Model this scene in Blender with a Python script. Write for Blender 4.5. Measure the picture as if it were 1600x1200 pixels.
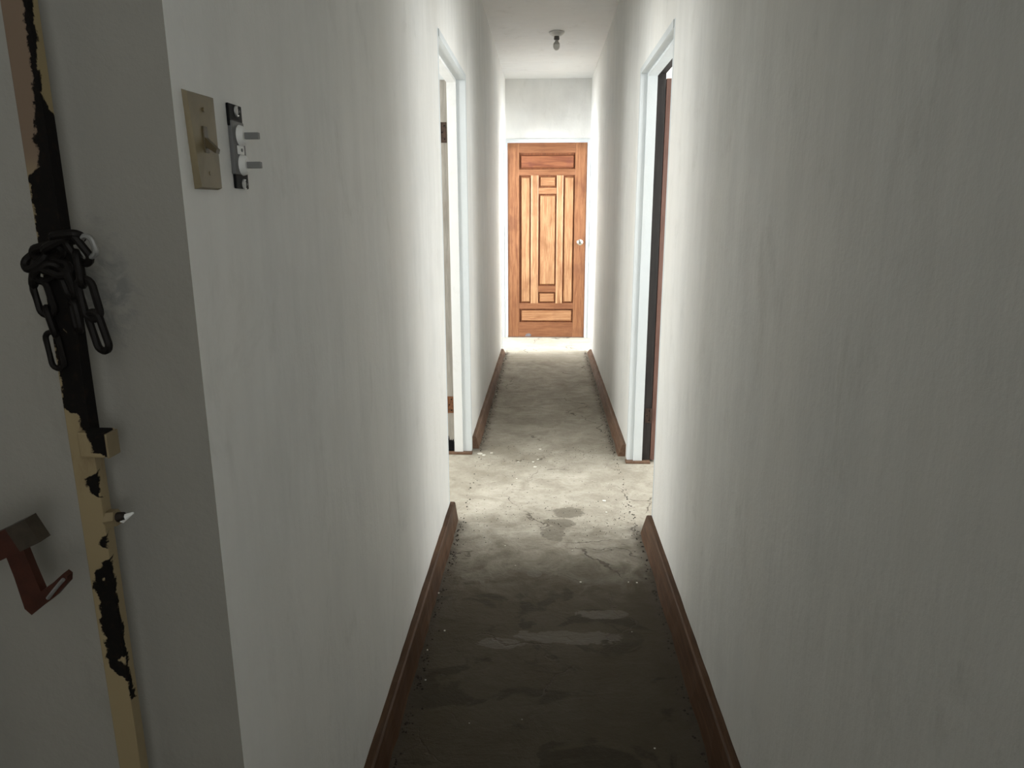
import bpy, bmesh, math, random
from mathutils import Vector, Matrix
random.seed(7)
S = bpy.context.scene
for o in list(bpy.data.objects): bpy.data.objects.remove(o)
COL = S.collection

# ------------------------------------------------------------------ camera
XL, XR, HC, D = -0.409, 0.464, 2.636, 7.704
YC = 0.818
cd = bpy.data.cameras.new('camera'); cam = bpy.data.objects.new('camera', cd); COL.objects.link(cam)
cd.sensor_width = 36; cd.sensor_fit = 'HORIZONTAL'; cd.lens = 36*1116.262/1600; cd.clip_start = .02
R = Vector((.999005, .044493, -.002971)); U = Vector((-.007562, .234683, .972043)); F = Vector((-.043946, .971053, -.234786))
cam.matrix_world = Matrix(((R.x, U.x, -F.x, 0), (R.y, U.y, -F.y, 0), (R.z, U.z, -F.z, 1.33939), (0, 0, 0, 1)))
S.camera = cam
# ------------------------------------------------------------------ light
w = bpy.data.worlds.new('world'); S.world = w; w.use_nodes = True
bgn = w.node_tree.nodes['Background']; bgn.inputs[0].default_value = (.75, .87, 1, 1); bgn.inputs[1].default_value = 1.0
def area(name, loc, rot, sx, sy, power, col):
    l = bpy.data.lights.new(name, 'AREA'); l.shape = 'RECTANGLE'; l.size = sx; l.size_y = sy; l.energy = power; l.color = col
    o = bpy.data.objects.new(name, l); COL.objects.link(o); o.location = loc; o.rotation_euler = rot; return o
PI = math.pi
DAY = (.93, .97, 1.0)
# daylight standing in the windows of the side rooms (rotation about Y: -90 shines +X, +90 shines -X)
TR0 = .06
LIGHTS = [
 ('daylight_left_end',  (-1.65, 7.1, 1.5), (0, -PI/2, 0), 1.2, 1.0, 36, (.97, .99, 1.0)),
 ('daylight_right_end', (1.70, 7.15, 1.5),  (0, PI/2, 0),  1.2, 1.0, 33, (.97, .99, 1.0)),
 ('daylight_left_room', (-2.36, 4.40, 1.5), (0, -PI/2, 0), 1.25, 1.2, 22, (1.0, .985, .93)),
 ('daylight_right_room', (2.41, 4.35, 1.5),  (0, PI/2, 0),  1.25, 1.2, 22, (1.0, .99, .95)),
 ('fill_left_back', (-2.36, 2.30, 1.5), (0, -PI/2, 0), 1.25, 1.1, 19, (1.0, .985, .93)),  # this pair is added fill for the far run; its windows are invented
 ('fill_right_back', (2.41, 2.30, 1.5),  (0, PI/2, 0),  1.25, 1.1, 19, (1.0, .99, .95)),
 # added fill for the near left wall, in an invented opening behind the viewpoint
 ('fill_entry',     (XR+TR0, -1.15, 1.65), (0, PI/2, 0),  1.1, 1.0, 5.4, (1.0, .965, .85)),
]
for a in LIGHTS: area(*a)
S.view_settings.view_transform = 'Standard'; S.view_settings.look = 'None'
S.view_settings.gamma = 1; S.view_settings.use_curve_mapping = False
S.view_settings.exposure = 1.5

# ------------------------------------------------------------------ node helpers
class NT:
    def __init__(s, name):
        s.m = bpy.data.materials.new(name); s.m.use_nodes = True
        s.t = s.m.node_tree; s.b = s.t.nodes['Principled BSDF']
        s.co = s.t.nodes.new('ShaderNodeTexCoord').outputs['Object']
    def n(s, k, **kw):
        x = s.t.nodes.new(k)
        for a, v in kw.items(): setattr(x, a, v)
        return x
    def put(s, sock, v):
        if isinstance(v, bpy.types.NodeSocket): s.t.links.new(v, sock)
        else: sock.default_value = v
    def map(s, scale=(1, 1, 1), loc=(0, 0, 0), src=None):
        m = s.n('ShaderNodeMapping'); s.put(m.inputs[0], src or s.co)
        m.inputs['Scale'].default_value = scale; m.inputs['Location'].default_value = loc
        return m.outputs[0]
    def noise(s, scale=5, detail=4, rough=.55, vec=None, dist=0):
        x = s.n('ShaderNodeTexNoise'); s.put(x.inputs['Vector'], vec or s.co)
        x.inputs['Scale'].default_value = scale; x.inputs['Detail'].default_value = detail
        x.inputs['Roughness'].default_value = rough; x.inputs['Distortion'].default_value = dist
        return x.outputs['Fac']
    def math(s, op, a, b=0.0, c=None):
        x = s.n('ShaderNodeMath', operation=op); s.put(x.inputs[0], a); s.put(x.inputs[1], b)
        if c is not None: s.put(x.inputs[2], c)
        return x.outputs[0]
    def rng(s, v, a, b, c=0.0, d=1.0, smooth=True):
        x = s.n('ShaderNodeMapRange'); x.interpolation_type = 'SMOOTHSTEP' if smooth else 'LINEAR'
        s.put(x.inputs[0], v)
        for i, q in enumerate((a, b, c, d)): x.inputs[i+1].default_value = q
        return x.outputs[0]
    def mix(s, f, a, b, mode='MIX'):
        x = s.n('ShaderNodeMix', data_type='RGBA', blend_type=mode)
        s.put(x.inputs[0], f)
        for i, q in ((6, a), (7, b)):
            if isinstance(q, tuple) and len(q) == 3: q = q+(1,)
            s.put(x.inputs[i], q)
        return x.outputs[2]
    def sep(s):
        x = s.n('ShaderNodeSeparateXYZ'); s.put(x.inputs[0], s.co); return x.outputs
    def ramp(s, f, stops, interp='LINEAR'):
        x = s.n('ShaderNodeValToRGB'); s.put(x.inputs[0], f); cr = x.color_ramp; cr.interpolation = interp
        while len(cr.elements) < len(stops): cr.elements.new(.5)
        for e, (p, v) in zip(cr.elements, stops): e.position = p
        for e, (p, v) in zip(cr.elements, stops): e.color = (v, v, v, 1)
        return x.outputs[0]
    def blob(s, cx, cy, rx, ry, nz, k=1.0, soft=.08):
        m = s.map((1/rx, 1/ry, 0), (-cx/rx, -cy/ry, 0)); l = s.n('ShaderNodeVectorMath', operation='LENGTH'); s.put(l.inputs[0], m)
        d = s.math('MULTIPLY_ADD', s.math('SUBTRACT', nz, .5), k, l.outputs['Value'])
        return s.rng(d, 1-soft, 1+soft, 1, 0)
    def mx(s, *a):
        r = a[0]
        for q in a[1:]: r = s.math('MAXIMUM', r, q)
        return r
    def done(s, col, rough=.6, bump=None, bs=.2, bd=.01, metal=0, spec=.3):
        s.put(s.b.inputs['Base Color'], col if not (isinstance(col, tuple) and len(col) == 3) else col+(1,))
        s.put(s.b.inputs['Roughness'], rough); s.b.inputs['Metallic'].default_value = metal
        s.b.inputs['Specular IOR Level'].default_value = spec
        if bump is not None:
            x = s.n('ShaderNodeBump'); x.inputs['Strength'].default_value = bs; x.inputs['Distance'].default_value = bd
            s.put(x.inputs['Height'], bump); s.put(s.b.inputs['Normal'], x.outputs[0])
        return s.m

def plaster(name, c, streak=.12, blotch=False):
    t = NT(name)
    big = t.noise(1.6, 3, .5); st = t.noise(5, 4, .6, t.map((1.2, 2.6, .38))); fine = t.noise(60, 4, .7)
    mid = t.noise(9, 5, .6)
    f = t.math('ADD', t.math('MULTIPLY', t.rng(st, .35, .68), .6), t.math('MULTIPLY', t.rng(mid, .3, .72), .4))
    lo = tuple(v*(1-streak) for v in c); warm = (c[0]*1.01, c[1]*.99, c[2]*.965)
    col = t.mix(f, lo+(1,), c+(1,)); col = t.mix(t.rng(big, .4, .65), col, t.mix(.5, col, warm+(1,)))
    scuff = t.rng(t.noise(7, 6, .7, t.map((1, 1, .55)), .5), .54, .74, 0, .30); col = t.mix(scuff, col, (c[0]*.66, c[1]*.65, c[2]*.62, 1))
    if blotch:   # grey blotch on the wall beside the chain
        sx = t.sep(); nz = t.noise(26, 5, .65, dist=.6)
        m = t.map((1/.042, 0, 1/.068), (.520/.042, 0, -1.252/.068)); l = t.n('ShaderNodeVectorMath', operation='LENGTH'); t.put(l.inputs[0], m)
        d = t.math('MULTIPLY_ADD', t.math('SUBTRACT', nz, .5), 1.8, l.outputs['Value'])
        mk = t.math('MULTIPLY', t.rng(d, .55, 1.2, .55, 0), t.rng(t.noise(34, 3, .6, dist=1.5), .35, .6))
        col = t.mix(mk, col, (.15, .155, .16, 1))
    h = t.math('ADD', t.math('MULTIPLY', fine, .25), t.math('ADD', t.math('MULTIPLY', mid, .5), t.math('MULTIPLY', st, .6)))
    return t.done(col, .62, h, .35, .012)
M = {}
M['wall'] = plaster('wall_paint', (.84, .84, .815), .10)
M['wall_entry'] = plaster('entry_wall_shaded', (.33, .318, .288), .10, True)  # corridor plaster darkened: the return wall's shade is put into its colour
M['ceiling'] = plaster('ceiling_paint', (.86, .875, .87), .05)
M['trim_stop'] = plaster('stop_paint', (.80, .81, .80), .05)
M['trim'] = plaster('trim_paint', (.66, .70, .715), .05)

def floor_mat():
    t = NT('concrete'); x, y, z = t.sep()
    a = t.noise(2.2, 6, .62, dist=.4); b = t.noise(8, 8, .68, dist=.6); c = t.noise(55, 6, .75); wave = t.noise(3.2, 6, .6, t.map((.55, 1.5, 1)), 1.4)
    col = t.mix(t.rng(a, .34, .66), (.37, .34, .28, 1), (.50, .465, .395, 1))
    col = t.mix(t.rng(b, .30, .72), t.mix(.6, col, (.20, .175, .13, 1)), col)
    col = t.mix(t.rng(wave, .52, .70, 0, .45), col, (.52, .49, .42, 1))
    sm = t.math('MULTIPLY', t.rng(t.noise(5, 7, .7, t.map((1.6, 1, 1), (3, 7, 0)), 1.8), .60, .66), .35); col = t.mix(sm, col, (.40, .38, .33, 1))
    col = t.mix(t.rng(t.noise(85, 5, .75), .48, .70, 0, .30), col, (.17, .15, .115, 1)); col = t.mix(t.rng(t.noise(30, 6, .7, t.map((1, 1, 1), (5, 5, 0))), .56, .72, 0, .35), col, (.20, .175, .135, 1))
    # near run darkened in the colour: light falling off, with some grime
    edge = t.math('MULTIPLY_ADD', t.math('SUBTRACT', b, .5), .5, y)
    shade_grime = t.rng(edge, 2.25, 3.05, 1, 0); far1 = t.math('MULTIPLY', t.rng(edge, 4.0, 4.6), t.rng(edge, 6.2, 6.55, 1, 0))
    col = t.mix(t.math('MULTIPLY', shade_grime, .91), col, (.036, .025, .010, 1)); col = t.mix(t.math('MULTIPLY', far1, .0), col, (.28, .25, .19, 1))
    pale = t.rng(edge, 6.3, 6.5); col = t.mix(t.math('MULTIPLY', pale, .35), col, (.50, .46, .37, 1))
    # olive damp stains
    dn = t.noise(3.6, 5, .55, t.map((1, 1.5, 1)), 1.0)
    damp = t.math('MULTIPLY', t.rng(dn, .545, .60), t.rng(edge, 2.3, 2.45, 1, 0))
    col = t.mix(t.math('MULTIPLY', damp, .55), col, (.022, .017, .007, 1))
    nz = t.noise(16, 5, .6, dist=.5)
    bl = t.mx(t.blob(.118, 3.045, .075, .055, nz, 1.6), t.blob(.075, 2.935, .07, .04, nz, 1.8), t.blob(.045, 2.83, .05, .075, nz, 1.6), t.blob(-.03, 2.475, .028, .03, nz, .8), t.blob(.215, 2.20, .09, .03, nz, 1.5), t.blob(.08, 2.06, .17, .035, nz, 2.0), t.blob(-.13, 2.02, .07, .03, nz, 1.6))
    col = t.mix(t.math('MULTIPLY', bl, .6), col, (.10, .088, .064, 1))
    # cement smears, dark pits, white spatter
    pit = t.math('MULTIPLY', t.rng(t.noise(46, 4, .65, t.map((.5, 1.3, 1))), .63, .68), t.rng(t.noise(4, 3, .5), .40, .56)); col = t.mix(t.math('MULTIPLY', pit, .75), col, (.06, .05, .035, 1))
    vo = t.n('ShaderNodeTexVoronoi'); vo.inputs['Scale'].default_value = 17; t.put(vo.inputs['Vector'], t.co)
    spt = t.rng(vo.outputs['Distance'], .035, .06, 1, 0); spt = t.math('MULTIPLY', spt, t.rng(t.noise(6, 2, .5, t.map((1, 1, 1), (9, 2, 0))), .55, .6)); col = t.mix(spt, col, (.70, .67, .58, 1))
    # hairline cracks
    wv = t.n('ShaderNodeVectorMath', operation='MULTIPLY_ADD'); nc = t.n('ShaderNodeTexNoise'); nc.inputs['Scale'].default_value = 5; nc.inputs['Detail'].default_value = 6; t.put(nc.inputs['Vector'], t.co)
    t.put(wv.inputs[0], nc.outputs['Color']); wv.inputs[1].default_value = (.45, .45, 0); t.put(wv.inputs[2], t.co)
    ve = t.n('ShaderNodeTexVoronoi', feature='DISTANCE_TO_EDGE'); ve.inputs['Scale'].default_value = 1.7; t.put(ve.inputs['Vector'], wv.outputs[0])
    ck = t.math('MULTIPLY', t.rng(ve.outputs['Distance'], .003, .009, 1, 0), t.rng(t.noise(2.3, 2, .5, t.map((1, 1, 1), (4, 4, 0))), .50, .58)); col = t.mix(t.math('MULTIPLY', ck, .8), col, (.07, .055, .04, 1))
    # dirt line where the floor meets the boards
    ed = t.math('MULTIPLY_ADD', t.math('SUBTRACT', nz, .5), .10, t.math('ABSOLUTE', t.math('ADD', x, -.0225)))
    dl = t.math('MULTIPLY', t.rng(ed, .335, .40), t.mx(t.rng(y, 2.88, 2.98, 1, 0), t.math('MULTIPLY', t.rng(y, 3.85, 3.93), t.rng(y, 6.8, 6.9, 1, 0)))); col = t.mix(t.math('MULTIPLY', dl, .6), col, (.075, .062, .048, 1))
    h = t.math('ADD', t.math('MULTIPLY', c, .3), t.math('ADD', b, t.math('MULTIPLY', wave, .8))); h = t.math('SUBTRACT', h, t.math('MULTIPLY', t.mx(pit, ck), .8))
    return t.done(col, t.rng(bl, 0, 1, .72, .5), h, .5, .02, spec=.25)
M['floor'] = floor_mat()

def wood(name, c1, c2, axis='z', rough=.45, dark=None, sc=1, spec=.4, blot=.35):
    t = NT(name); k = {'z': (14, 14, .9), 'x': (.9, 14, 14), 'y': (14, .9, 14)}[axis]
    g = t.noise(3*sc, 6, .65, t.map(k), .8); g2 = t.noise(11*sc, 3, .6, t.map(k)); b = t.noise(3.5, 4, .5)
    col = t.mix(t.rng(g, .3, .7), c1+(1,), c2+(1,))
    col = t.mix(t.rng(g2, .45, .7, 0, .35), col, tuple(v*.55 for v in c1)+(1,))
    if dark: col = t.mix(t.rng(b, .5, .68, 0, blot), col, dark+(1,))
    return t.done(col, rough, g, .15, .003, spec=spec)
O1, O2, O3 = (.20, .076, .032), (.34, .155, .070), (.11, .036, .020)
M['door_v'] = wood('door_wood_upright', O1, O2, 'z', .5, O3)
M['door_h'] = wood('door_wood_level', O1, (.30, .130, .060), 'x', .5, O3)
M['door_p'] = wood('door_wood_panel', (.33, .155, .070), (.54, .31, .16), 'z', .5, O1, blot=.5)
M['door_ph'] = wood('door_wood_panel_level', (.30, .13, .056), (.48, .26, .13), 'x', .5, O3, blot=.3)
M['door_back'] = wood('door_wood_recess', (.15, .050, .020), (.25, .088, .034), 'z', .55)
M['door_top'] = wood('door_wood_stained_panel', (.15, .045, .022), (.29, .11, .048), 'x', .5, (.13, .035, .03), blot=.8)
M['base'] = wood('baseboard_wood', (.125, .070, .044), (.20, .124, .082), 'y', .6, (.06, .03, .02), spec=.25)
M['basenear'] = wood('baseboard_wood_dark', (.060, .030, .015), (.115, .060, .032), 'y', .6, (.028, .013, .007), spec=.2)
M['darkwood'] = wood('dark_leaf_wood', (.045, .018, .012), (.085, .035, .024), 'z', .5)
M['redwood'] = wood('red_leaf_wood', (.13, .066, .050), (.20, .105, .082), 'z', .5)
M['greywood'] = wood('bare_jamb_wood', (.28, .26, .225), (.38, .355, .315), 'z', .7, (.25, .2, .16))
M['blackwood'] = wood('black_jamb_wood', (.012, .010, .010), (.03, .024, .022), 'z', .6)

def plain(name, c, rough=.5, metal=0, var=.15, sc=30, spec=.4, bs=.15):
    t = NT(name); n = t.noise(sc, 4, .6)
    return t.done(t.mix(t.rng(n, .3, .7), tuple(v*(1-var) for v in c)+(1,), c+(1,)), rough, n, bs, .002, metal, spec)
M['rust'] = plain('rusty_hinge', (.24, .105, .048), .75, .2, .5, 60)
M['duskrust'] = plain('dusky_hinge', (.075, .045, .032), .7, .1, .5, 60)
M['darkrust'] = plain('dark_rusty_steel', (.028, .020, .016), .62, .3, .5, 50)
M['chain'] = plain('chain_steel', (.010, .008, .007), .6, .2, .4, 80, .2)
M['galv'] = plain('bare_galvanised_link', (.34, .34, .33), .4, .6, .15, 60)
M['brass'] = plain('knob_satin_nickel', (.72, .68, .60), .22, 1, .05, 20)
M['plate'] = plain('aged_beige_plastic', (.235, .185, .100), .5, 0, .22, 22)
M['lever'] = plain('toggle_brown', (.105, .078, .038), .45, 0, .2, 30)
M['black'] = plain('black_metal', (.005, .005, .006), .6, .0, .3, 50, .15)
M['silver'] = plain('silver_screw', (.8, .8, .8), .35, .6, .2, 80)
M['grey'] = plain('grey_plastic', (.155, .155, .155), .5, 0, .1, 30)
M['grey2'] = plain('grey_lever', (.225, .225, .225), .5, 0, .05, 30)
M['white'] = plain('white_plastic', (.88, .88, .86), .45, 0, .05, 30)
M['porcelain'] = plain('painted_porcelain', (.80, .79, .76), .5, 0, .1, 30)
M['sock'] = plain('lamp_socket', (.16, .16, .15), .5, 0, .1, 30)
M['bulbbody'] = plain('bulb_housing', (.60, .60, .57), .5, 0, .05, 30)
M['bulb'] = plain('frosted_bulb', (.88, .88, .86), .3, 0, .02, 30)
M['smudge'] = plain('blue_grey_smudge', (.22, .21, .24), .6, 0, .3, 40)
M['chip'] = plain('paint_chip', (.80, .78, .70), .6, 0, .1, 30)
M['crumb'] = plain('dirt_crumb', (.055, .043, .033), .85, 0, .5, 200)
M['cream'] = plain('cream_paint', (.27, .21, .12), .4, 0, .2, 25)
M['red'] = plain('red_oxide_paint', (.055, .015, .008), .55, 0, .35, 45)
M['redtip'] = plain('greyed_steel_tip', (.072, .058, .044), .45, .3, .3, 60)

def bar_mat():
    t = NT('peeling_paint_on_steel')
    geo = t.n('ShaderNodeNewGeometry'); sp = t.n('ShaderNodeSeparateXYZ'); t.put(sp.inputs[0], geo.outputs['Position'])
    x, y, z = sp.outputs
    zz = lambda v: (v-.60)/1.0
    zs = [1.54, 1.506, 1.483, 1.453, 1.440, 1.428, 1.385, 1.376, 1.127, 1.120, 1.092, 1.083, 1.076, 1.064, 1.052, 1.045, 1.026, 1.020, .982, .976, .965, .960, .952, .944, .935, .930, .804, .787, .755, .750]
    L = [.46, .44, .46, .40, .38, .32, .30, .0, .0, .32, .35, .40, .9, .9, .55, .20, .35, .9, .9, .50, .35, .55, .9, .42, .35, .08, .12, .55, .62, .95]
    Rr = [.79, .79, .71, .70, .85, 1.2, 1.2, 1.2, 1.2, 1.2, 1.2, 1.2, .85, .85, .66, .68, .62, .85, .85, .66, .66, .60, .85, .68, .70, .72, .78, .80, .84, .90]
    st = sorted(zip([zz(v) for v in zs], L, Rr))
    nz = t.noise(42, 5, .7); nb = t.noise(130, 3, .6)
    s = t.math('MULTIPLY', t.math('ADD', t.math('ADD', x, .531), t.math('ADD', y, -.740)), 1/.045)
    s = t.math('ADD', s, t.math('MULTIPLY', t.math('SUBTRACT', nz, .5), .5)); s = t.math('ADD', s, t.math('MULTIPLY', t.math('SUBTRACT', nb, .5), .22))
    zf = t.math('MULTIPLY_ADD', t.math('SUBTRACT', nz, .5), .012, t.math('ADD', z, -.60))
    lo = t.ramp(zf, [(p, l) for p, l, r in st]); hi = t.ramp(zf, [(p, min(1, r/1.25)) for p, l, r in st]); hi = t.math('MULTIPLY', hi, 1.25)
    dk = t.math('MULTIPLY', t.rng(t.math('SUBTRACT', s, lo), -.01, .05), t.rng(t.math('SUBTRACT', hi, s), -.01, .05))
    vis = t.math('MULTIPLY', dk, 1.0)
    flake = t.math('MULTIPLY', t.rng(t.noise(24, 4, .6, t.map((1, 1, .8), (5, 1, 2))), .66, .69), t.rng(z, 1.10, 1.34, 1, 1))
    vis = t.math('MULTIPLY', vis, t.math('SUBTRACT', 1, flake))
    blotch = t.rng(t.noise(20, 5, .7, t.map((1, 1, .4))), .5, .8, 0, .5)
    cream = t.mix(blotch, (.30, .235, .135, 1), (.14, .085, .045, 1))
    cream = t.mix(t.rng(z, 1.36, 1.40, 0, 1), cream, t.mix(t.rng(t.math('SUBTRACT', s, .6), -.1, .1), (.19, .135, .095, 1), (.30, .235, .125, 1)))
    col = t.mix(vis, cream, t.mix(t.rng(nb, .5, .75), (.005, .004, .0035, 1), (.013, .008, .005, 1)))
    return t.done(col, t.rng(vis, 0, 1, .4, .95), t.math('SUBTRACT', t.math('MULTIPLY', nb, .2), vis), .6, .0012, spec=.2)
M['bar'] = bar_mat()

# ------------------------------------------------------------------ mesh helpers
def box(bm, x0, x1, y0, y1, z0, z1, bev=0):
    vs = [bm.verts.new((x, y, z)) for x in (x0, x1) for y in (y0, y1) for z in (z0, z1)]
    fs = [bm.faces.new([vs[i] for i in q]) for q in ((0, 1, 3, 2), (4, 6, 7, 5), (0, 4, 5, 1), (2, 3, 7, 6), (0, 2, 6, 4), (1, 5, 7, 3))]
    if bev: bmesh.ops.bevel(bm, geom=list({e for f in fs for e in f.edges}), offset=bev, segments=2, affect='EDGES', profile=.6)
    return bm
def frust(bm, x0, x1, z0, z1, yb, yf, ins):          # raised panel: base at yb, face at yf
    a = [bm.verts.new(p) for p in ((x0, yb, z0), (x1, yb, z0), (x1, yb, z1), (x0, yb, z1))]
    i = ins; b = [bm.verts.new(p) for p in ((x0+i, yf, z0+i), (x1-i, yf, z0+i), (x1-i, yf, z1-i), (x0+i, yf, z1-i))]
    bm.faces.new(b)
    for k in range(4): bm.faces.new((a[k], a[(k+1) % 4], b[(k+1) % 4], b[k]))
    bm.faces.new(a[::-1])
def cyl(bm, p0, p1, r0, r1=None, n=20):
    p0, p1 = Vector(p0), Vector(p1); r1 = r0 if r1 is None else r1
    q = (p1-p0).to_track_quat('Z', 'Y')
    A = [bm.verts.new(p0+q@Vector((r0*math.cos(2*PI*k/n), r0*math.sin(2*PI*k/n), 0))) for k in range(n)]
    B = [bm.verts.new(p1+q@Vector((r1*math.cos(2*PI*k/n), r1*math.sin(2*PI*k/n), 0))) for k in range(n)]
    for k in range(n): bm.faces.new((A[k], A[(k+1) % n], B[(k+1) % n], B[k]))
    bm.faces.new(A[::-1]); bm.faces.new(B)
def lathe(bm, c, ax, prof, n=28):                    # prof: (distance along axis, radius)
    c = Vector(c); q = Vector(ax).to_track_quat('Z', 'Y'); rings = []
    for d, r in prof:
        rings.append([bm.verts.new(c+q@Vector((r*math.cos(2*PI*k/n), r*math.sin(2*PI*k/n), d))) for k in range(n)] if r > 1e-6 else [bm.verts.new(c+q@Vector((0, 0, d)))])
    for a, b in zip(rings, rings[1:]):
        for k in range(n):
            f = [a[k % len(a)], a[(k+1) % len(a)], b[(k+1) % len(b)], b[k % len(b)]]
            u = []
            for v in f:
                if v not in u: u.append(v)
            if len(u) > 2: bm.faces.new(u)
def prism(bm, pts, axis, a, b):                      # polygon extruded along axis
    def P(p, t):
        return {'x': (t, p[0], p[1]), 'y': (p[0], t, p[1]), 'z': (p[0], p[1], t)}[axis]
    A = [bm.verts.new(P(p, a)) for p in pts]; B = [bm.verts.new(P(p, b)) for p in pts]; n = len(pts)
    bm.faces.new(A); bm.faces.new(B[::-1])
    for k in range(n): bm.faces.new((A[k], B[k], B[(k+1) % n], A[(k+1) % n]))
def tube(bm, pts, r, n=8, closed=False):
    pts = [Vector(p) for p in pts]; N = len(pts); rings = []
    up = Vector((0, 0, 1)); 
    t0 = (pts[1]-pts[0]).normalized(); nrm = t0.orthogonal().normalized()
    for i in range(N):
        if closed: t = (pts[(i+1) % N]-pts[i-1]).normalized()
        else: t = (pts[min(i+1, N-1)]-pts[max(i-1, 0)]).normalized()
        nrm = (nrm-t*nrm.dot(t)).normalized(); bn = t.cross(nrm)
        rings.append([bm.verts.new(pts[i]+(nrm*math.cos(2*PI*k/n)+bn*math.sin(2*PI*k/n))*r) for k in range(n)])
    for i in range(N if closed else N-1):
        a, b = rings[i], rings[(i+1) % N]
        for k in range(n): bm.faces.new((a[k], a[(k+1) % n], b[(k+1) % n], b[k]))
    if not closed: bm.faces.new(rings[0][::-1]); bm.faces.new(rings[-1])
def put(name, bm, mat, parent=None, smooth=False, label=None, loc=None):
    bmesh.ops.recalc_face_normals(bm, faces=bm.faces)
    base = Vector((0, 0, 0)); q = parent
    while q is not None: base += q.location; q = q.parent
    if loc is not None:
        o_loc = Vector(loc)-base; sh = Vector(loc)
    else: o_loc = Vector((0, 0, 0)); sh = base
    for v in bm.verts: v.co -= sh
    me = bpy.data.meshes.new(name); bm.to_mesh(me); bm.free()
    me.materials.append(M[mat])
    if smooth:
        for p in me.polygons: p.use_smooth = True
        try: me.set_sharp_from_angle(angle=math.radians(40))
        except Exception: pass
    o = bpy.data.objects.new(name, me); COL.objects.link(o); o.location = o_loc
    if parent is not None: o.parent = parent
    if label: o['label'] = label
    return o
def tag(o, label, cat, group=None, kind=None):
    o['label'] = label; o['category'] = cat
    if group: o['group'] = group
    if kind: o['kind'] = kind
    return o
def empty(name, loc, label, cat, group=None, kind=None):
    o = bpy.data.objects.new(name, None); COL.objects.link(o); o.location = loc; o.empty_display_size = .05
    return tag(o, label, cat, group, kind)
def NB(): return bmesh.new()

# ------------------------------------------------------------------ the shell
TW = .135; TR = .120
HD = 2.015                                            # masonry head height of the doorways
LD = (2.905, 3.885); RD = (2.822, 3.770)              # masonry openings of the middle doorways
LE = (6.86, 7.704); RE = (6.93, 7.704); HE = 1.985    # openings beside the end door
def zz(n): return n
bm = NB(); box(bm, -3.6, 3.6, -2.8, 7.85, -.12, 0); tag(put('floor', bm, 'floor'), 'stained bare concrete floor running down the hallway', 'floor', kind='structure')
bm = NB(); box(bm, -3.6, 3.6, -2.8, 7.85, HC, HC+.12); tag(put('ceiling', bm, 'ceiling'), 'white painted ceiling above the hallway', 'ceiling', kind='structure')
def outline(y0, y1, ops, yend_open=None):
    p = [(y0, 0)]
    for a, b, h in ops: p += [(a, 0), (a, h), (b, h), (b, 0)] if b is not None else [(a, 0), (a, h), (y1, h)]
    if ops[-1][1] is not None: p += [(y1, 0)]
    p += [(y1, HC), (y0, HC)]
    return p
bm = NB(); prism(bm, outline(YC, D, [(LD[0], LD[1], HD), (LE[0], None, HE)]), 'x', XL-TW, XL)
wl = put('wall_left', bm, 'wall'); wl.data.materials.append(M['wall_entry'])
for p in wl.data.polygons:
    if p.center.y < YC+.001: p.material_index = 1      # its end face belongs to the entry, in the same shaded colour
tag(wl, 'grey-white plaster wall on the left of the hallway with the switches', 'wall', kind='structure')
bm = NB(); prism(bm, outline(-.60, D, [(RD[0], RD[1], HD), (RE[0], None, HE)]), 'x', XR, XR+TR)
box(bm, XR, XR+TR, -2.6, -1.70, 0, HC); box(bm, XR, XR+TR, -1.70, -.60, 0, 1.05); box(bm, XR, XR+TR, -1.70, -.60, 2.25, HC)  # opening made behind the viewpoint for the added entry fill
tag(put('wall_right', bm, 'wall'), 'grey-white plaster wall on the right of the hallway', 'wall', kind='structure')
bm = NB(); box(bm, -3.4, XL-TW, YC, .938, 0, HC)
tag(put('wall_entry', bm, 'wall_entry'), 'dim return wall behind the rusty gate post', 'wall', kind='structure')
DX0, DX1 = -.392, .437
bm = NB(); prism(bm, [(-3.4, 0), (DX0-.028, 0), (DX0-.028, 2.06), (DX1+.028, 2.06), (DX1+.028, 0), (3.4, 0), (3.4, HC), (-3.4, HC)], 'y', D, D+.12)
tag(put('wall_end', bm, 'wall'), 'white plaster wall around and above the wooden end door', 'wall', kind='structure')
bm = NB(); box(bm, -3.4, XR+TR, -2.72, -2.6, 0, HC); tag(put('wall_rear', bm, 'wall'), 'plaster wall of the entry behind the viewpoint', 'wall', kind='structure')
def outer(name, x0, x1, wins, y0, y1, label):
    bm = NB(); ys = [y0]
    for a, b in wins: ys += [a, b]
    ys.append(y1)
    for k in range(0, len(ys), 2): box(bm, x0, x1, ys[k], ys[k+1], 0, HC)
    for a, b in wins: box(bm, x0, x1, a, b, 0, .85); box(bm, x0, x1, a, b, 2.15, HC)
    tag(put(name, bm, 'wall'), label, 'wall', kind='structure')
outer('wall_left_room', -2.5, -2.4, [(1.7, 2.9), (3.75, 5.05)], .938, 5.2, 'outer wall of the left side room')
outer('wall_right_room', 2.45, 2.55, [(1.7, 2.9), (3.70, 5.0)], .9, 5.2, 'outer wall of the right side room')
outer('wall_left_wash', -1.8, -1.7, [(6.55, 7.6)], 5.3, D, 'outer wall of the small room left of the end door')
outer('wall_right_wash', 1.75, 1.85, [(6.6, 7.65)], 5.3, D, 'outer wall of the small room right of the end door')
outer('wall_entry_side', -3.5, -3.4, [], -2.6, .938, 'side wall of the entry')
for n_, xa, xb, ya, lb in (('wall_left_partition', -2.5, XL-TW, 5.2, 'partition between the two left side rooms'), ('wall_right_partition', XR+TR, 2.55, 5.2, 'partition between the two right side rooms'),
                       ('wall_right_rear', XR+TR, 2.55, .8, 'rear partition of the right side room')):
    bm = NB(); box(bm, xa, xb, ya, ya+.1, 0, HC); tag(put(n_, bm, 'wall'), lb, 'wall', kind='structure')
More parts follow.
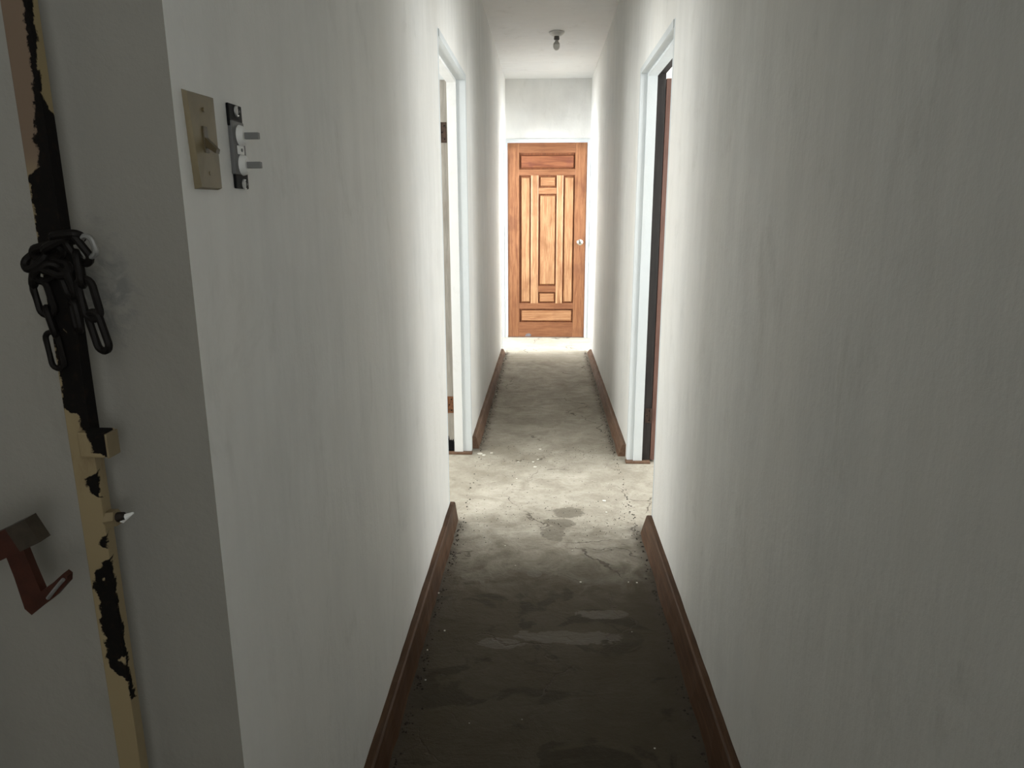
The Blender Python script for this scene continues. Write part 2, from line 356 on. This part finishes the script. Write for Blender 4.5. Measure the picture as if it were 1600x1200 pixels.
for n_, xa, sgn, y0, y1, lb in (('window_1', -2.45, 1, 3.75, 5.05, 'white framed window of the left side room'), ('window_2', 2.50, -1, 3.70, 5.0, 'white framed window of the right side room'), ('added_window_left', -2.45, 1, 1.7, 2.9, 'second white framed window added to the left side room for fill light'), ('added_window_right', 2.50, -1, 1.7, 2.9, 'second white framed window added to the right side room for fill light'), ('window_3', -1.75, 1, 6.55, 7.6, 'white framed window of the small room left of the end door'), ('window_4', 1.80, -1, 6.6, 7.65, 'white framed window of the small room right of the end door')):
    e = empty(n_, (xa, (y0+y1)/2, .85), lb, 'window', kind='structure')
    bm = NB()
    for a, b, c_, d_ in ((y0, y0+.05, .85, 2.15), (y1-.05, y1, .85, 2.15), (y0+.05, y1-.05, .85, .90), (y0+.05, y1-.05, 2.10, 2.15)): box(bm, xa-.03, xa+.03, a, b, c_, d_)
    put('window_frame', bm, 'trim', e)
    bm = NB(); ym = (y0+y1)/2; box(bm, xa-.02, xa+.02, ym-.015, ym+.015, .90, 2.10); put('window_mullion', bm, 'trim', e)

# ------------------------------------------------------------------ doorway frames
def doorway(name, sgn, xf, th, ya, yb, zh, steps, mats, label):
    # lining boards of a doorway; steps = widths (outer, stop, rabbet) measured from the hallway face
    e = empty(name, (xf, yb, 0), label, 'door frame', kind='structure'); T = .028
    so, ss = steps; x1 = xf+sgn*so; x2 = xf+sgn*ss; x3 = xf+sgn*(th)
    for lab, (p, q), off, mt in (('outer', (xf+sgn*-.003, x1), 0, mats[0]), ('stop', (x1, x2), .013, mats[1]), ('rabbet', (x2, x3), -.0, mats[2])):
        a, b = min(p, q), max(p, q)
        nm = {'outer': 'jamb_board', 'stop': 'door_stop', 'rabbet': 'jamb_rebate'}[lab]
        bm = NB(); box(bm, a, b, yb-T-off, yb, 0, zh, .0015); put(nm, bm, mt, e)
        a2, b2 = (max(a, xf), b) if sgn > 0 else (a, min(b, xf))
        bm = NB(); box(bm, a2, b2, ya, ya+T+off, 0, zh); put(nm, bm, mt, e)
        bm = NB(); box(bm, a, b, ya+T+off, yb-T-off, zh-T-off, zh, .0015); put({'outer': 'head_board', 'stop': 'head_stop', 'rabbet': 'head_rebate'}[lab], bm, 'trim' if lab == 'rabbet' and mats[2] == 'greywood' else mt, e)
    return e
dl = doorway('door_2', -1, XL, TW, LD[0], LD[1], HD, (.045, .093), ('trim', 'trim_stop', 'greywood'), 'white painted doorway lining on the left with bare rebate and rusty hinges')
dr = doorway('door_3', 1, XR, TR, RD[0], RD[1], HD, (.029, .077), ('trim', 'trim', 'blackwood'), 'white painted doorway lining on the right beside the dark leaf')
YFL = LD[1]-.028; YFR = RD[1]-.028
def hinge(parent, x0, x1, yf, z0, z1, mat, sx):
    bm = NB(); box(bm, x0, x1, yf-.0035, yf, z0, z1, .001); h = put('hinge', bm, mat, parent)
    bm = NB(); xk = x0 if sx < 0 else x1; cyl(bm, (xk, yf-.004, z0), (xk, yf-.004, z1), .005, n=12); put('hinge_knuckle', bm, mat, h, True)
    for k in range(3):
        z = z0+(z1-z0)*(.17+.33*k); bm = NB(); cyl(bm, ((x0+x1)/2+.006*(-1)**k*1, yf-.0035, z), ((x0+x1)/2+.006*(-1)**k, yf-.005, z), .0035, n=10); put('screw', bm, 'black', h, True)
hinge(dl, -.538, -.504, YFL, .237, .333, 'rust', -1); hinge(dl, -.540, -.508, YFL, 1.685, 1.785, 'duskrust', -1)
hinge(dr, .550, .580, YFR, .225, .305, 'duskrust', 1)
# chipped base of the left rebate
bm = NB(); prism(bm, [(-.542, .012), (-.504, .012), (-.503, .062), (-.509, .083), (-.516, .073), (-.522, .080), (-.530, .075), (-.536, .103), (-.541, .100)], 'y', YFL-.003, YFL-.0005); put('broken_base', bm, 'black', dl, label='black broken patch at the foot of the bare rebate')
# door leaves swung into the side rooms
def leaf(name, sgn, xb, yh, mat, label):           # leaf folded right back against the room side of the wall
    e = empty(name, (xb, yh, 0), label, 'door', kind='structure')
    x0, x1 = sorted((xb+sgn*.003, xb+sgn*.039))
    bm = NB(); box(bm, x0, x1, yh, yh+.80, .012, 1.965, .002); put('door_leaf', bm, mat, e)
    for z0, z1 in ((.2, .85), (1.0, 1.8)):
        bm = NB(); xf = xb+sgn*.039; box(bm, min(xf, xf+sgn*.008), max(xf, xf+sgn*.008), yh+.12, yh+.68, z0, z1, .003); put('panel', bm, mat, e)
    bm = NB(); lathe(bm, (xb+sgn*.039, yh+.74, 1.0), (sgn, 0, 0), [(0, 0), (0, .028), (.006, .026), (.008, .011), (.028, .011), (.034, .024), (.050, .025), (.058, 0)]); put('knob', bm, 'brass', e, True)
leaf('door_4', -1, XL-TW, YFL+.002, 'darkwood', 'dark brown door leaf folded back beyond the left doorway')
leaf('door_5', 1, XR+TR, YFR+.002, 'redwood', 'reddish brown door leaf folded back beyond the right doorway')
# thresholds
for n_, pts, lb in (('trim_1', ((XL-TW, XL+.008), (YFL-.02, YFL+.012)), 'thin brown threshold strip at the foot of the left doorway frame'),
                ('trim_2', ((XR-.012, XR+TR), (YFR-.022, YFR+.012)), 'thin brown threshold strip at the foot of the right doorway frame')):
    bm = NB(); (a, b), (c_, d_) = pts; box(bm, a, b, c_-.012, d_, 0, .012, .003); tag(put(n_, bm, 'base'), lb, 'threshold', kind='structure')
# linings of the two openings beside the end door
for n_, sgn, xf, th, (a, b), lb in (('trim_3', -1, XL, TW, LE, 'white lining of the opening left of the end door'), ('trim_4', 1, XR, TR, RE, 'white lining of the opening right of the end door')):
    e = empty(n_, (xf, a, 0), lb, 'door frame', kind='structure')
    x0, x1 = sorted((xf-sgn*.004, xf+sgn*th))
    bm = NB(); box(bm, x0, x1, a, a+.028, 0, HE, .002); put('jamb_board', bm, 'trim', e)
    bm = NB(); box(bm, x0, x1, a+.028, b, HE-.03, HE, .002); put('head_board', bm, 'trim', e)

# ------------------------------------------------------------------ baseboards
def baseb(name, sgn, xw, ya, yb, ha, hb, ta, tb, mat, label):
    # tapering board: top thickness ta, foot thickness tb
    N = 40; bm = NB(); rows = []
    for i in range(N+1):
        u = i/N; y = ya+(yb-ya)*u; h = ha+(hb-ha)*u; j = random.uniform(-.0022, .0022); k = random.uniform(-.003, .003)
        if i in (0, N): j = k = 0
        rows.append([bm.verts.new((xw-sgn*dx, y, z)) for dx, z in ((0, 0), (tb+k, 0), (ta+j*.5+.001, h-.004+j), (ta-.004+j*.4, h+j), (0, h+j))])
    for a, b in zip(rows, rows[1:]):
        for k in range(5): bm.faces.new((a[k], a[(k+1) % 5], b[(k+1) % 5], b[k]))
    bm.faces.new(rows[0][::-1]); bm.faces.new(rows[-1])
    return tag(put(name, bm, mat), label, 'baseboard', kind='structure')
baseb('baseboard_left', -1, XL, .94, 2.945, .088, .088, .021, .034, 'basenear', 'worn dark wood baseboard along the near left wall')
baseb('baseboard_left_far', -1, XL, 3.935, 6.79, .072, .047, .022, .038, 'base', 'brown wood baseboard along the far left wall')
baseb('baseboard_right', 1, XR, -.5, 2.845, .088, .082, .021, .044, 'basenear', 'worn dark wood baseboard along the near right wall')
baseb('baseboard_right_far', 1, XR, 3.83, 6.86, .070, .034, .020, .042, 'base', 'brown wood baseboard along the far right wall')

# ------------------------------------------------------------------ end door
YD = D+.006                                           # plane of the door's stile faces
e = empty('door_1', ((DX0+DX1)/2, YD, 0), 'orange-brown panelled wooden door at the end of the hallway', 'door', kind='structure')
bm = NB(); box(bm, DX0+.003, DX1-.003, YD+.020, YD+.036, .006, 2.026); put('door_core', bm, 'door_back', e, label='dark recessed grooves between the panels')
def piece(nm, x0, x1, z0, z1, mt, yf=YD, bev=.003, lab=None):
    bm = NB(); box(bm, x0, x1, yf, YD+.022, z0, z1, bev); return put(nm, bm, mt, e, label=lab)
piece('stile', DX0+.003, -.268, .006, 2.026, 'door_v'); piece('stile', .311, DX1-.003, .006, 2.026, 'door_v')
piece('rail', -.268, .311, 1.925, 2.026, 'door_h'); piece('rail', -.268, .311, 1.702, 1.762, 'door_h')
piece('rail', -.268, .311, .313, .374, 'door_h'); piece('rail', -.268, .311, .006, .166, 'door_h')
def halfround(nm, x0, x1, z0, z1, mt):
    bm = NB(); w_ = (x1-x0)/2; cx = (x0+x1)/2; pts = [(x0, YD+.022)]+[(cx-w_*math.cos(PI*k/8), YD+.007-.011*math.sin(PI*k/8)) for k in range(9)]+[(x1, YD+.022)]
    prism(bm, pts, 'z', z0, z1); put(nm, bm, mt, e, True)
halfround('mullion', -.145, -.066, .374, 1.702, 'door_p'); halfround('mullion', .123, .192, .374, 1.702, 'door_p')
piece('cross_rail', -.066, .123, 1.516, 1.578, 'door_ph', YD+.003); piece('cross_rail', -.066, .123, .494, .560, 'door_h', YD+.003)
def panel(x0, x1, z0, z1, mt, lab=None):
    bm = NB(); frust(bm, x0, x1, z0, z1, YD+.021, YD+.004, .011); put('panel', bm, mt, e, label=lab)
panel(-.250, .300, 1.775, 1.905, 'door_top', 'reddish stained long top panel')
panel(-.245, -.152, .385, 1.685, 'door_p'); panel(.205, .300, .385, 1.685, 'door_p')
panel(-.050, .112, .572, 1.502, 'door_p'); panel(-.048, .108, 1.592, 1.688, 'door_ph'); panel(-.050, .108, .386, .480, 'door_ph')
panel(-.245, .300, .178, .300, 'door_ph', 'pale long bottom panel')
bm = NB(); prism(bm, [(-.205, .014), (-.150, .012), (-.135, .030), (-.160, .047), (-.190, .040)], 'y', YD-.0008, YD+.001); put('paint_smudge', bm, 'smudge', e, label='pale blue-grey paint smudge low on the bottom rail')
bm = NB(); lathe(bm, (.374, YD, 1.020), (0, -1, 0), [(0, 0), (0, .030), (.004, .031), (.008, .026), (.010, .012), (.026, .012), (.032, .022), (.042, .029), (.054, .027), (.061, .017), (.063, 0)]); kb = put('knob', bm, 'brass', e, True, label='round silvery knob')
bm = NB(); box(bm, .371, .377, YD-.0645, YD-.062, 1.012, 1.028); put('key_slot', bm, 'black', kb)
# frame round the end door
e = empty('trim_5', ((DX0+DX1)/2, D, 0), 'white painted frame around the wooden end door', 'door frame', kind='structure')
for x0, x1 in ((DX0-.030, DX0), (DX1, DX1+.030)):
    bm = NB(); box(bm, x0, x1, D-.006, D+.05, 0, 2.062, .002); put('jamb_board', bm, 'trim', e)
for x0, x1 in ((DX0-.074, DX0-.034), (DX1+.034, DX1+.078)):
    bm = NB(); box(bm, x0, x1, D-.016, D, 0, 2.066, .003); put('casing', bm, 'trim', e)
bm = NB(); box(bm, DX0, DX1, D-.006, D+.05, 2.032, 2.062, .002); put('head_board', bm, 'trim', e)

# ------------------------------------------------------------------ ceiling lamp
lx, ly = .079, 5.79
e = empty('ceiling_light', (lx, ly, HC), 'small white bare-bulb lamp holder on the hallway ceiling', 'ceiling light')
bm = NB(); lathe(bm, (lx, ly, HC), (0, 0, -1), [(0, 0), (0, .058), (.008, .058), (.020, .044), (.030, .030), (.031, 0)]); put('base_plate', bm, 'porcelain', e, True)
bm = NB(); lathe(bm, (lx, ly, HC-.028), (0, 0, -1), [(0, 0), (0, .019), (.020, .021), (.026, .019), (.026, 0)]); put('socket', bm, 'sock', e, True, label='dark grey socket ring')
bm = NB(); lathe(bm, (lx, ly, HC-.054), (0, 0, -1), [(0, 0), (0, .011), (.010, .012), (.026, .023), (.034, .025), (.034, 0)]); b = put('bulb', bm, 'bulbbody', e, True, label='unlit bulb with grey housing')
bm = NB(); lathe(bm, (lx, ly, HC-.088), (0, 0, -1), [(0, .0245), (.010, .0255), (.022, .023), (.033, .0165), (.040, .008), (.042, 0)]); put('globe', bm, 'bulb', b, True)

# ------------------------------------------------------------------ switches on the left wall
e = empty('light_switch', (XL, .876, 1.42), 'aged beige light switch plate nearest the corner', 'light switch')
bm = NB()
zc = 1.421; Tt = []
quad = [(.848, 1.366), (.909, 1.3665), (.909, 1.476), (.840, 1.4745)]
A = [bm.verts.new((XL, y, z)) for y, z in quad]; B = [bm.verts.new((XL+p, y+(.002 if y < .88 else -.002), z+(.002 if z < 1.42 else -.002))) for (y, z), p in zip(quad, (.008, .0065, .006, .005))]
bm.faces.new(B); bm.faces.new(A[::-1])
for k in range(4): bm.faces.new((A[k], A[(k+1) % 4], B[(k+1) % 4], B[k]))
put('cover_plate', bm, 'plate', e)
bm = NB(); box(bm, XL+.006, XL+.0085, .868, .879, 1.408, 1.438, .001); put('toggle_slot', bm, 'lever', e)
bm = NB(); prism(bm, [(XL+.006, 1.416), (XL+.020, 1.407), (XL+.0215, 1.412), (XL+.006, 1.428)], 'y', .869, .878); put('toggle', bm, 'lever', e, label='dark brown toggle flicked down')
for z in (1.385, 1.457):
    bm = NB(); cyl(bm, (XL+.005, .876, z), (XL+.0082, .876, z), .0025, n=12); put('screw', bm, 'plate', e, True)
e = empty('double_switch', (XL, .975, 1.42), 'uncovered double switch with black ends and two grey levers', 'light switch')
Y0, Y1 = .955, .995
bm = NB(); box(bm, XL, XL+.004, Y0-.001, Y1, 1.448, 1.476, .0015); put('mounting_ear', bm, 'black', e)
bm = NB(); box(bm, XL, XL+.004, Y0+.003, Y1+.003, 1.370, 1.394, .0015); put('mounting_ear', bm, 'black', e)
bm = NB(); box(bm, XL, XL+.006, Y0, Y1-.002, 1.388, 1.455, .0015); put('switch_body', bm, 'grey', e)
for z, y in ((1.468, .977), (1.376, .982)):
    bm = NB(); lathe(bm, (XL+.004, y, z), (1, 0, 0), [(0, 0), (0, .0068), (.002, .0065), (.0035, .003), (.0035, 0)], 16); s_ = put('screw', bm, 'silver', e, True, label='bright metal screw')
    bm = NB(); box(bm, XL+.0072, XL+.0080, y-.0012, y+.0012, z-.005, z+.005); put('screw_slot', bm, 'black', s_)
for z in (1.4375, 1.4005):
    bm = NB(); lathe(bm, (XL+.006, .978, z), (1, 0, 0), [(0, 0), (0, .0138), (.004, .0125), (.007, .009), (.007, 0)], 24); put('toggle_boss', bm, 'white', e, True, label='round white boss')
    bm = NB(); box(bm, XL+.010, XL+.0315, .9745, .9815, z-.0042, z+.0042, .001); put('toggle', bm, 'grey2', e, label='grey lever sticking straight out')
bm = NB(); box(bm, XL+.006, XL+.0085, .964, .982, 1.4135, 1.4245, .001); q = put('center_tab', bm, 'white', e, label='small white square tab')
bm = NB(); cyl(bm, (XL+.0085, .973, 1.419), (XL+.0095, .973, 1.419), .0022, n=12); put('screw', bm, 'grey', q, True)

# ------------------------------------------------------------------ iron gate folded against the entry wall
GX0, GX1, GY0, GY1 = -.531, -.5035, .740, .7565
e = empty('iron_gate', (GX0, GY0, 0), 'peeling cream and rust-black iron gate post on the left edge', 'gate')
bm = NB(); box(bm, GX0, GX1, GY0, GY1, .03, 2.15, .0012); put('stile', bm, 'bar', e, label='upright bar with cream paint peeling to black rust')
for z in (.10, 2.08):
    bm = NB(); box(bm, -1.40, GX0, GY0+.002, GY1-.002, z, z+.03, .001); put('rail', bm, 'cream', e)
for x_ in (-.735, -1.40):
    bm = NB(); box(bm, x_-.012, x_+.012, GY0+.002, GY1-.002, .04 if x_ < -1.3 else .13, 2.10 if x_ < -1.3 else 2.08, .001); put('upright', bm, 'cream', e)
bm = NB(); box(bm, GX1-.004, -.4765, .721, .742, 1.078, 1.107, .002); k_ = put('strike_tab', bm, 'bar', e, label='square latch tab, cream at its side')
bm = NB(); box(bm, -.4765, -.4740, .7205, .7425, 1.0775, 1.1055, .001); put('tab_edge', bm, 'cream', k_)
# bolt with a torn scrap of white tape
bm = NB(); cyl(bm, (GX1-.001, .748, .994), (-.492, .748, .996), .0105, .010, 6); bt = put('bolt', bm, 'cream', e, label='tan bolt head with torn white scrap')
bm = NB(); cyl(bm, (-.492, .748, .996), (-.484, .748, .998), .006, .0045, 10); put('bolt_tip', bm, 'darkrust', bt, True)
bm = NB(); cyl(bm, (-.489, .750, .993), (-.474, .750, 1.001), .0052, .0012, 7); put('tape_scrap', bm, 'white', bt)
# welded red latch handle reaching from the next upright
def flat(bm, pts, w_, y0, y1):
    for (a, b) in zip(pts, pts[1:]):
        a, b = Vector(a), Vector(b); d = (b-a).normalized(); n_ = Vector((-d.y, d.x))*w_/2
        a2, b2 = a-d*0, b+d*0
        prism(bm, [tuple(a2+n_), tuple(a2-n_), tuple(b2-n_), tuple(b2+n_)], 'y', y0, y1)
bm = NB(); flat(bm, [(-.745, .912), (-.5575, 1.0015)], .029, .694, .710); hd = put('latch_handle', bm, 'red', e, label='red-brown latch lever')
bm = NB(); flat(bm, [(-.5775, .9921), (-.5535, 1.0036)], .0295, .6925, .7105); put('lever_tip', bm, 'redtip', hd, label='lever end worn to grey metal')
bm = NB(); prism(bm, [(-.594, .980), (-.571, .9805), (-.5655, .955), (-.5590, .9285), (-.546, .937), (-.530, .951), (-.526, .9475), (-.5275, .939), (-.545, .921), (-.560, .910), (-.5745, .8985), (-.5815, .906), (-.587, .945)], 'y', .697, .707)
put('latch_hook', bm, 'red', hd, label='bent red strip below the lever')
bm = NB(); tube(bm, [(-.551, .6955, .921), (-.543, .695, .930), (-.533, .695, .941), (-.529, .695, .945)], .0022, 8); put('bare_edge', bm, 'galv', hd, True, label='bright scraped edge')
bm = NB(); box(bm, -.750, -.715, .700, .744, .885, .945, .002); put('latch_housing', bm, 'red', e)

# ------------------------------------------------------------------ chain looped round the gate post
e = empty('steel_chain', (-.49, .73, 1.33), 'black steel chain looped round the rusty gate post, ends hanging', 'chain')
def link(c, ax, face, L=.040, W=.022, r=.0032, mat='chain', lab=None):
    c = Vector(c); a = Vector(ax).normalized(); f = Vector(face); s = (f-a*f.dot(a)).normalized(); s = a.cross(s).normalized()
    hl = L/2-W/2; rr = W/2-r; pts = []
    for k in range(9):
        t = -PI/2+PI*k/8; pts.append(c+a*(hl+rr*math.cos(t))+s*(rr*math.sin(t)))
    for k in range(9):
        t = PI/2+PI*k/8; pts.append(c-a*(hl+rr*abs(math.cos(t)))+s*(rr*math.sin(t)))
    bm = NB(); tube(bm, pts, r, 8, True); put('chain_link', bm, mat, e, True, lab)
# right hanging end
link((-.4725, .722, 1.252), (.16, 0, -1), (.1, 1, 0), .050, .025, .0040)
link((-.4670, .722, 1.218), (.22, 0, -1), (.25, 1, 0), .050, .023, .0040)
link((-.4790, .724, 1.283), (.05, 0, -1), (1, .5, 0), .042, .022, .0040)
link((-.4770, .722, 1.303), (.35, .1, -.6), (.2, 1, .2), .040, .024, .0042)
link((-.4650, .721, 1.3060), (.25, 0, -1), (.1, 1, 0), .027, .020, .0030, 'galv', 'bare bright link at the top of the hanging end')
link((-.4860, .722, 1.3150), (1, .1, .1), (.1, .6, 1), .036, .022, .0045)
link((-.4985, .724, 1.3080), (1, .2, .5), (0, .2, 1), .036, .022, .0045)
# wrap over the face of the post
link((-.5130, .7275, 1.3000), (1, 0, .25), (0, 1, .6), .038, .023, .0045)
link((-.5270, .7275, 1.2930), (.8, .1, .6), (0, 1, -.6), .036, .022, .0042)
link((-.5080, .7275, 1.2850), (.9, 0, -.3), (0, 1, -.6), .038, .023, .0045)
link((-.5170, .7275, 1.2790), (.9, 0, .5), (0, 1, .8), .036, .022, .0042)
link((-.4980, .7290, 1.2680), (.3, 0, -1), (.6, 1, 0), .038, .022, .0042)
link((-.4960, .7320, 1.2330), (.1, 0, -1), (.8, 1, 0), .040, .020, .0038)
# left hanging end
link((-.5330, .7320, 1.2790), (.2, .1, 1), (1, .4, 0), .036, .021, .0038)
link((-.5265, .7300, 1.2520), (.18, 0, -1), (0, 1, 0), .044, .023, .0036)
link((-.5230, .7310, 1.2270), (.2, 0, -1), (.9, .5, 0), .038, .021, .0036)
link((-.5230, .7300, 1.1960), (.10, 0, -1), (0, 1, 0), .046, .020, .0030)

# ------------------------------------------------------------------ bits on the floor
chips = [(-.042, 3.637, .011), (-.053, 3.717, .009), (-.026, 3.76, .008), (-.134, 3.714, .007), (-.355, 3.845, .018), (-.335, 3.82, .012), (-.293, 3.859, .012), (.293, 3.186, .011), (.143, 2.414, .004), (-.372, 2.315, .004), (-.318, 2.079, .004), (.321, 2.421, .003), (.352, 2.418, .004), (-.358, 1.971, .003), (.291, 3.052, .006), (-.135, 3.463, .005), (-.016, 3.936, .008), (-.355, 5.20, .008), (-.34, 1.824, .003)]
for x_, y_, r in chips:
    bm = NB(); n_ = 7; a0 = random.random()*6
    pts = [(x_+r*random.uniform(.6, 1.1)*math.cos(a0+2*PI*k/n_), y_+r*random.uniform(.6, 1.1)*math.sin(a0+2*PI*k/n_)) for k in range(n_)]
    prism(bm, pts, 'z', .0005, .0025)
    o = tag(put('paint_chip', bm, 'chip', loc=(x_, y_, 0)), 'small white paint chip lying on the bare concrete', 'paint chip', 'white paint chips on the concrete')
    own = {(-.355, 3.845): 'largest white paint flake, at the near end of the far left baseboard', (.293, 3.186): 'white paint chip on the pale floor, just beyond the near right baseboard', (-.355, 5.20): 'white paint chip halfway along the far left baseboard'}.get((x_, y_))
    if own: o['label'] = own; del o['group']
bm = NB()
def crumb(x_, y_, r):
    vs = [bm.verts.new((x_+r*random.uniform(.5, 1.2)*math.cos(a), y_+r*random.uniform(.5, 1.2)*math.sin(a), .0)) for a in (0, 1.3, 2.5, 3.9, 5.1)]
    tp = bm.verts.new((x_+r*.2, y_, r*random.uniform(.5, 1.0)))
    for k in range(5): bm.faces.new((vs[k], vs[(k+1) % 5], tp))
for k in range(950):
    side = random.choice((-1, 1)); y_ = random.uniform(1.3, 7.0); off = abs(random.gauss(0, .014))
    if 2.95 < y_ < 3.85 and random.random() < .6: continue
    x_ = (XL+.040+off) if side < 0 else (XR-.048-off)
    crumb(x_, y_, random.uniform(.0014, .0060))
for k in range(620): crumb(random.uniform(-.36, .40), random.choice((random.gauss(2.95, .12), random.gauss(3.85, .1), random.uniform(2.8, 4.0))), random.uniform(.001, .0035))
tag(put('floor_debris', bm, 'crumb'), 'dark dirt crumbs scattered along the baseboards', 'debris', kind='stuff')
